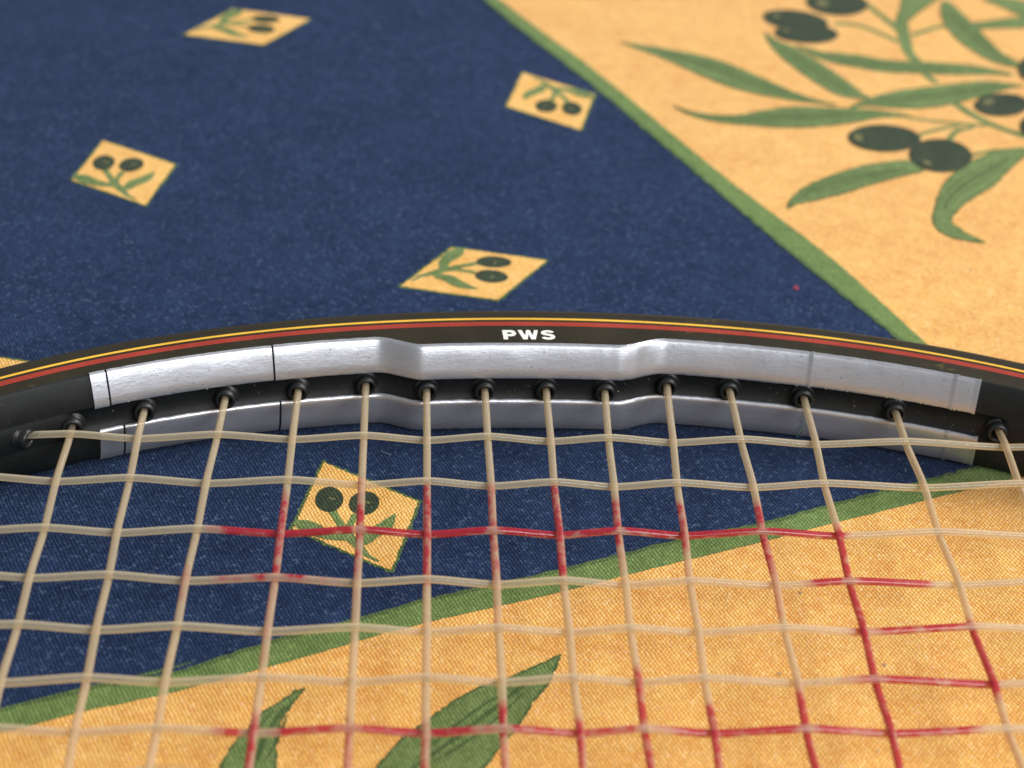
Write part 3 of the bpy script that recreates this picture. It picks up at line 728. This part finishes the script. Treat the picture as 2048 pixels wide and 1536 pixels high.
# grommets and strings
def lathe(prof, n=24):
    vs_, fs_ = [], []
    for r_, h_ in prof:
        for k in range(n):
            t = 2 * math.pi * k / n
            vs_.append((r_ * math.cos(t), r_ * math.sin(t), h_))
    m_ = len(prof)
    for j in range(m_ - 1):
        for k in range(n):
            k2 = (k + 1) % n
            fs_.append((j * n + k, j * n + k2, (j + 1) * n + k2, (j + 1) * n + k))
    return vs_, fs_
gv, gf = lathe([(1.85, -.6), (1.85, .10), (1.75, .26), (1.58, .32), (1.54, .8), (1.54, 1.25), (1.46, 1.55), (1.26, 1.72), (1.05, 1.66), (.90, 1.40), (.86, .9), (.84, -.8)])
grommet_mesh = None
ZS = 7.9
def inner_at(i): return width(IX[i]) + (bulge(IX[i]) if path[i][1] > 200 else 0) - 0.45
def grommet(px, py, dirx, diry):
    global grommet_mesh
    if grommet_mesh is None:
        o = link_mesh('grommet', gv, gf, M_RUBBER, racket)
        bm = bmesh.new(); bm.from_mesh(o.data); bmesh.ops.recalc_face_normals(bm, faces=bm.faces[:]); bm.to_mesh(o.data); bm.free()
        grommet_mesh = o.data
    else:
        o = bpy.data.objects.new('grommet', grommet_mesh)
        COL.objects.link(o); o.parent = racket
    o.location = ((px - RX) * MM, (py - RY) * MM, ZS * MM)
    tilt = Vector((dirx + rnd.uniform(-.09, .09), diry, rnd.uniform(-.12, .05))).normalized()
    o.rotation_euler = tilt.to_track_quat('Z', 'Y').to_euler()
    return o

def main_x(k, y):
    a, b_, c = MAINS[k]
    t = y - 230
    lo = -48.0
    if t < lo:
        return a * lo * lo + b_ * lo + c + (2 * a * lo + b_) * (t - lo) * 0.5
    return a * t * t + b_ * t + c
def cross_y(j, x):
    a, b_, c = ROWS[j]
    x = max(-70, min(125, x))
    return a * x * x + b_ * x + c

ROWS = [list(c) for c in CROSSES]
while ROWS[-1][2] > -10:
    ROWS.append([0.00003, 0.02, ROWS[-1][2] - 9.8 - 0.03 * len(ROWS)])
MAINS = {k: list(v) for k, v in MAINS.items()}
MAINS[0] = [0.0, 0.03, -51.6]
MAINS[15] = [0.0, 0.0, 105.5]

def hoop_hit_main(k):
    """Where a main string meets the inner wall at the tip."""
    best = None
    for i in range(N):
        if path[i][1] < 170: continue
        u = inner_at(i)
        p = at(i, u, 0)
        d = abs(p[0] - main_x(k, p[1]))
        if best is None or d < best[0]: best = (d, i, p)
    return best[1], best[2]
def hoop_hit_cross(j, side):
    best = None
    for i in range(N):
        p = at(i, inner_at(i), 0)
        if (p[0] - RX) * side < 0: continue
        d = abs(p[1] - cross_y(j, p[0]))
        if best is None or d < best[0]: best = (d, i, p)
    return best[1], best[2]

AMP = 0.41
RS = 0.535
def tube(name, pts, inks, parent=racket, label=None, rad=RS):
    vs_, fs_, ik, uvs = [], [], [], []
    n = 12
    m_ = len(pts)
    L = 0
    side_bias = rnd.uniform(-.5, .5)
    for i, p in enumerate(pts):
        a = Vector(pts[max(i - 1, 0)]); b_ = Vector(pts[min(i + 1, m_ - 1)])
        t = (b_ - a).normalized()
        sd = t.cross(Vector((0, 0, 1))).normalized(); up = sd.cross(t)
        if i: L += (Vector(p) - Vector(pts[i - 1])).length
        r_ = rad * (1 + 0.03 * mnoise.noise(Vector((L / 6, side_bias * 9, 0))))
        for k in range(n):
            th = 2 * math.pi * k / n
            q = Vector(p) + sd * (r_ * math.cos(th)) + up * (r_ * 0.95 * math.sin(th))
            vs_.append(tuple(q))
            # the sprayed ink lies on the top of the string, thinner down its sides
            worn = mnoise.noise(Vector((L / 2.2, side_bias * 40, th * 0.6)))
            if name == 'main_string': cover = 0.70 + 0.22 * math.sin(th) - 0.34 * math.cos(th) + 0.55 * worn
            else: cover = 0.78 + 0.30 * math.sin(th + 0.5 * worn) + 0.45 * worn
            ik.append(max(0, inks[i] * cover))
            uvs.append((L, k / n * 4))
    for i in range(m_ - 1):
        for k in range(n):
            k2 = (k + 1) % n
            fs_.append((i * n + k, i * n + k2, (i + 1) * n + k2, (i + 1) * n + k))
    o = rob(name, vs_, fs_, M_MAIN if name == 'main_string' else M_CROSS, parent)
    bm = bmesh.new(); bm.from_mesh(o.data); bmesh.ops.recalc_face_normals(bm, faces=bm.faces[:]); bm.to_mesh(o.data); bm.free()
    at_ = o.data.attributes.new('ink', 'FLOAT', 'POINT')
    at_.data.foreach_set('value', ik)
    uvl = o.data.uv_layers.new(name='UVMap')
    for lp in o.data.loops: uvl.data[lp.index].uv = uvs[lp.vertex_index]
    if label: o['label'] = label
    return o

def weave_z(t, knots):
    """Height along a string that goes over and under: straight runs between rounded bends at the crossings."""
    if t <= knots[0][0]: return knots[0][1] * max(0, 1 - (knots[0][0] - t) / 9)
    if t >= knots[-1][0]: return knots[-1][1] * max(0, 1 - (t - knots[-1][0]) / 9)
    for (a, za), (b_, zb) in zip(knots, knots[1:]):
        if a <= t <= b_:
            f = (t - a) / (b_ - a)
            g = 0.55 * f + 0.45 * (0.5 - 0.5 * math.cos(math.pi * f))
            return za + (zb - za) * g
def ink_at(t, spans):
    v = 0.0
    for a, b_, s in spans:
        e = 2.6
        w = min(1, max(0, (t - a) / e + .5)) * min(1, max(0, (b_ - t) / e + .5))
        v = max(v, w * s)
    return v
def steps(a, b_, flo, fhi):
    out, v = [], a
    while v < b_ - 1e-6:
        out.append(v)
        v += 0.7 if flo < v < fhi else 3.0
    out.append(b_)
    return out

for k in sorted(MAINS):
    i, p = hoop_hit_main(k)
    y1 = p[1] + 1.0
    kn = []
    for j in range(len(ROWS)):
        y = cross_y(j, main_x(k, 230 - 10 * j))
        y = cross_y(j, main_x(k, y))
        if y < p[1] - 1: kn.append((y, -AMP if (k + j + 1) % 2 == 0 else AMP))
    kn.sort()
    pts, inks = [], []
    for y in steps(-30, y1, 165, 300):
        pts.append((main_x(k, y), y, ZS + weave_z(y, kn)))
        inks.append(ink_at(y, INK_M.get(k, [])))
    stained = max(inks) > 0.5
    tube('main_string', pts, inks, label='lengthwise string stained with worn red ink' if stained else None)
    sl = Vector((main_x(k, p[1] - 20) - main_x(k, p[1]), -20)).normalized()
    nv = Vector(nrm[i])
    d = (sl * 0.75 + nv * 0.25).normalized()
    grommet(p[0], p[1], d.x, d.y)

for j in range(len(ROWS)):
    iL, pL = hoop_hit_cross(j, -1)
    iR, pR = hoop_hit_cross(j, 1)
    kn = []
    for k in sorted(MAINS):
        x = main_x(k, cross_y(j, MAINS[k][2]))
        y = cross_y(j, x)
        i0, p0 = hoop_hit_main(k)
        if pL[0] + 1 < x < pR[0] - 1 and y < p0[1] - 1: kn.append((x, AMP if (k + j + 1) % 2 == 0 else -AMP))
    pts, inks = [], []
    for x in steps(pL[0] - 1.0, pR[0] + 1.0, -80, 120):
        v = ink_at(x, INK_C.get(j + 1, []))
        if v > 0:   # rubbed pale on top of the bends where balls wear it
            for xk, zk in kn:
                if zk > 0 and abs(x - xk) < 1.6: v *= 0.30 + 0.42 * abs(x - xk)
        pts.append((x, cross_y(j, x), ZS + weave_z(x, kn)))
        inks.append(v)
    tube('cross_string', pts, inks, label='crosswise string stained with worn red ink' if max(inks) > 0.5 else None)
    for i, p, sg in ((iL, pL, 1), (iR, pR, -1)):
        nv = Vector(nrm[i])
        d = (Vector((sg, 0.02 * sg)) * 0.6 + nv * 0.4).normalized()
        grommet(p[0], p[1], d.x, d.y)

# crumbs of dried glue along the tape's lower edge and dust in the groove
cv, cf = [], []
for q in range(90):
    x = rnd.choice((rnd.uniform(38, 91), rnd.uniform(60, 91), rnd.uniform(-36, 91)))
    i = xs_index(x)
    w = width(IX[i]) + bulge(IX[i])
    edge = q % 3 != 2
    z = 9.96 + rnd.uniform(-.12, .06) if edge else rnd.uniform(6.2, 9.5)
    u = w + (.28 if edge else -.44)
    r_ = rnd.uniform(.05, .13) if edge else rnd.uniform(.03, .07)
    c0 = at(i, u, z)
    b0 = len(cv)
    for k in range(6):
        d = ((1, 0, 0), (-1, 0, 0), (0, 1, 0), (0, -1, 0), (0, 0, 1), (0, 0, -1))[k]
        f = r_ * rnd.uniform(.6, 1.5)
        cv.append((c0[0] + d[0] * f * 1.5, c0[1] + d[1] * f, c0[2] + d[2] * f))
    for a3, b3, c3 in ((0, 2, 4), (2, 1, 4), (1, 3, 4), (3, 0, 4), (2, 0, 5), (1, 2, 5), (3, 1, 5), (0, 3, 5)):
        cf.append((b0 + a3, b0 + b3, b0 + c3))
mg, ntg, bgl = new_mat('dried_glue')
ng = tnoise(ntg, node(ntg, 'ShaderNodeTexCoord').outputs['Object'], 2000, 2)
ntg.links.new(mix(ntg, ng.outputs['Fac'], (0.35, 0.30, 0.16), (0.62, 0.56, 0.36)), bgl.inputs['Base Color'])
bgl.inputs['Roughness'].default_value = 0.5
rob('glue_crumbs', cv, cf, mg)['kind'] = 'stuff'

# ------------------------------------------------------------------ bits of fluff
def fibre_verts(pts, r_, n=5):
    vs_, fs_ = [], []
    m_ = len(pts)
    for i, p in enumerate(pts):
        a = Vector(pts[max(i - 1, 0)]); b_ = Vector(pts[min(i + 1, m_ - 1)])
        t = (b_ - a).normalized()
        sd = t.cross(Vector((0.1, 0.2, 1))).normalized(); up = sd.cross(t)
        for k in range(n):
            th = 2 * math.pi * k / n
            vs_.append(tuple(Vector(p) + sd * (r_ * math.cos(th)) + up * (r_ * math.sin(th))))
    for i in range(m_ - 1):
        for k in range(n):
            k2 = (k + 1) % n
            fs_.append((i * n + k, i * n + k2, (i + 1) * n + k2, (i + 1) * n + k))
    fs_.append(tuple(range(n - 1, -1, -1))); fs_.append(tuple((m_ - 1) * n + k for k in range(n)))
    return vs_, fs_
def fluff_mat(name, col):
    m, nt, b = new_mat(name)
    tc = node(nt, 'ShaderNodeTexCoord')
    n1 = tnoise(nt, tc.outputs['Object'], 3000, 2)
    nt.links.new(mix(nt, n1.outputs['Fac'], tuple(v * .7 for v in col), col), b.inputs['Base Color'])
    b.inputs['Roughness'].default_value = 0.8
    return m
M_LINT = fluff_mat('pale_lint', (0.42, 0.42, 0.40))
M_REDF = fluff_mat('red_fluff', (0.65, 0.07, 0.10))
M_GRNF = fluff_mat('green_thread', (0.10, 0.26, 0.16))

av, af = [], []
for q in range(60):
    x, y = rnd.uniform(-115, 110), rnd.uniform(190, 455)
    L = rnd.choice((0.25, 0.3, 0.4, 0.6, 1.0, 1.8))
    a = rnd.uniform(0, 6.28); pts = []
    px, py = x, y
    for s in range(5):
        pts.append((px, py, cloth_z(px, py) + 0.22 + 0.10 * math.sin(s * 1.2)))
        px += math.cos(a) * L / 4; py += math.sin(a) * L / 4; a += rnd.uniform(-.7, .7)
    v, f = fibre_verts(pts, rnd.choice((0.03, 0.04, 0.05, 0.09)) if L < 0.7 else 0.022)
    b0 = len(av); av += v; af += [tuple(b0 + k for k in ff) for ff in f]
lint = link_mesh('lint', av, af, M_LINT)
tag(lint, 'pale specks of lint scattered over the tablecloth', 'lint', None, 'stuff')

pts = []
for s in range(16):
    t = s / 15
    x = 46.55 + 0.40 * math.cos(t * 7.5) * (1 - .5 * t) + t * 0.4; y = 319.2 + 0.55 * math.sin(t * 7.5) * (1 - .5 * t)
    pts.append((x, y, cloth_z(x, y) + 0.25 + 0.12 * math.sin(t * 11)))
v, f = fibre_verts(pts, 0.09)
tag(link_mesh('red_fluff', v, f, M_REDF), 'tiny curl of red fluff on the blue cloth behind the racket', 'fluff')

# green thread caught on the lower tape, right of the bulge
pts = []
i = xs_index(67.2)
for s in range(14):
    t = s / 13
    k = i + int((t - .5) * 4)
    w = width(IX[k]) + .55
    q = at(k, w + 0.15 + 0.12 * math.sin(t * 9), 4.6 - 3.4 * t)
    xx = q[0] + 0.9 * math.sin(t * 5.0) - 0.6
    pts.append((c_ * xx - s_ * q[1], s_ * xx + c_ * q[1], q[2]))
v, f = fibre_verts(pts, 0.045)
tag(link_mesh('green_thread', v, f, M_GRNF), 'short curly green thread clinging to the lower silver tape', 'thread')

# a long pale hair lying on the yellow ground near the camera
pts = []
for s in range(40):
    t = s / 39
    x = -47 + 36 * t; y = 187.5 + 5.5 * math.sin(t * 2.6 + .3) + 1.2 * math.sin(t * 9)
    pts.append((x, y, cloth_z(x, y) + 0.26))
v, f = fibre_verts(pts, 0.035)
tag(link_mesh('hair', v, f, M_LINT), 'long pale hair lying across the yellow cloth near the olive leaves', 'hair')
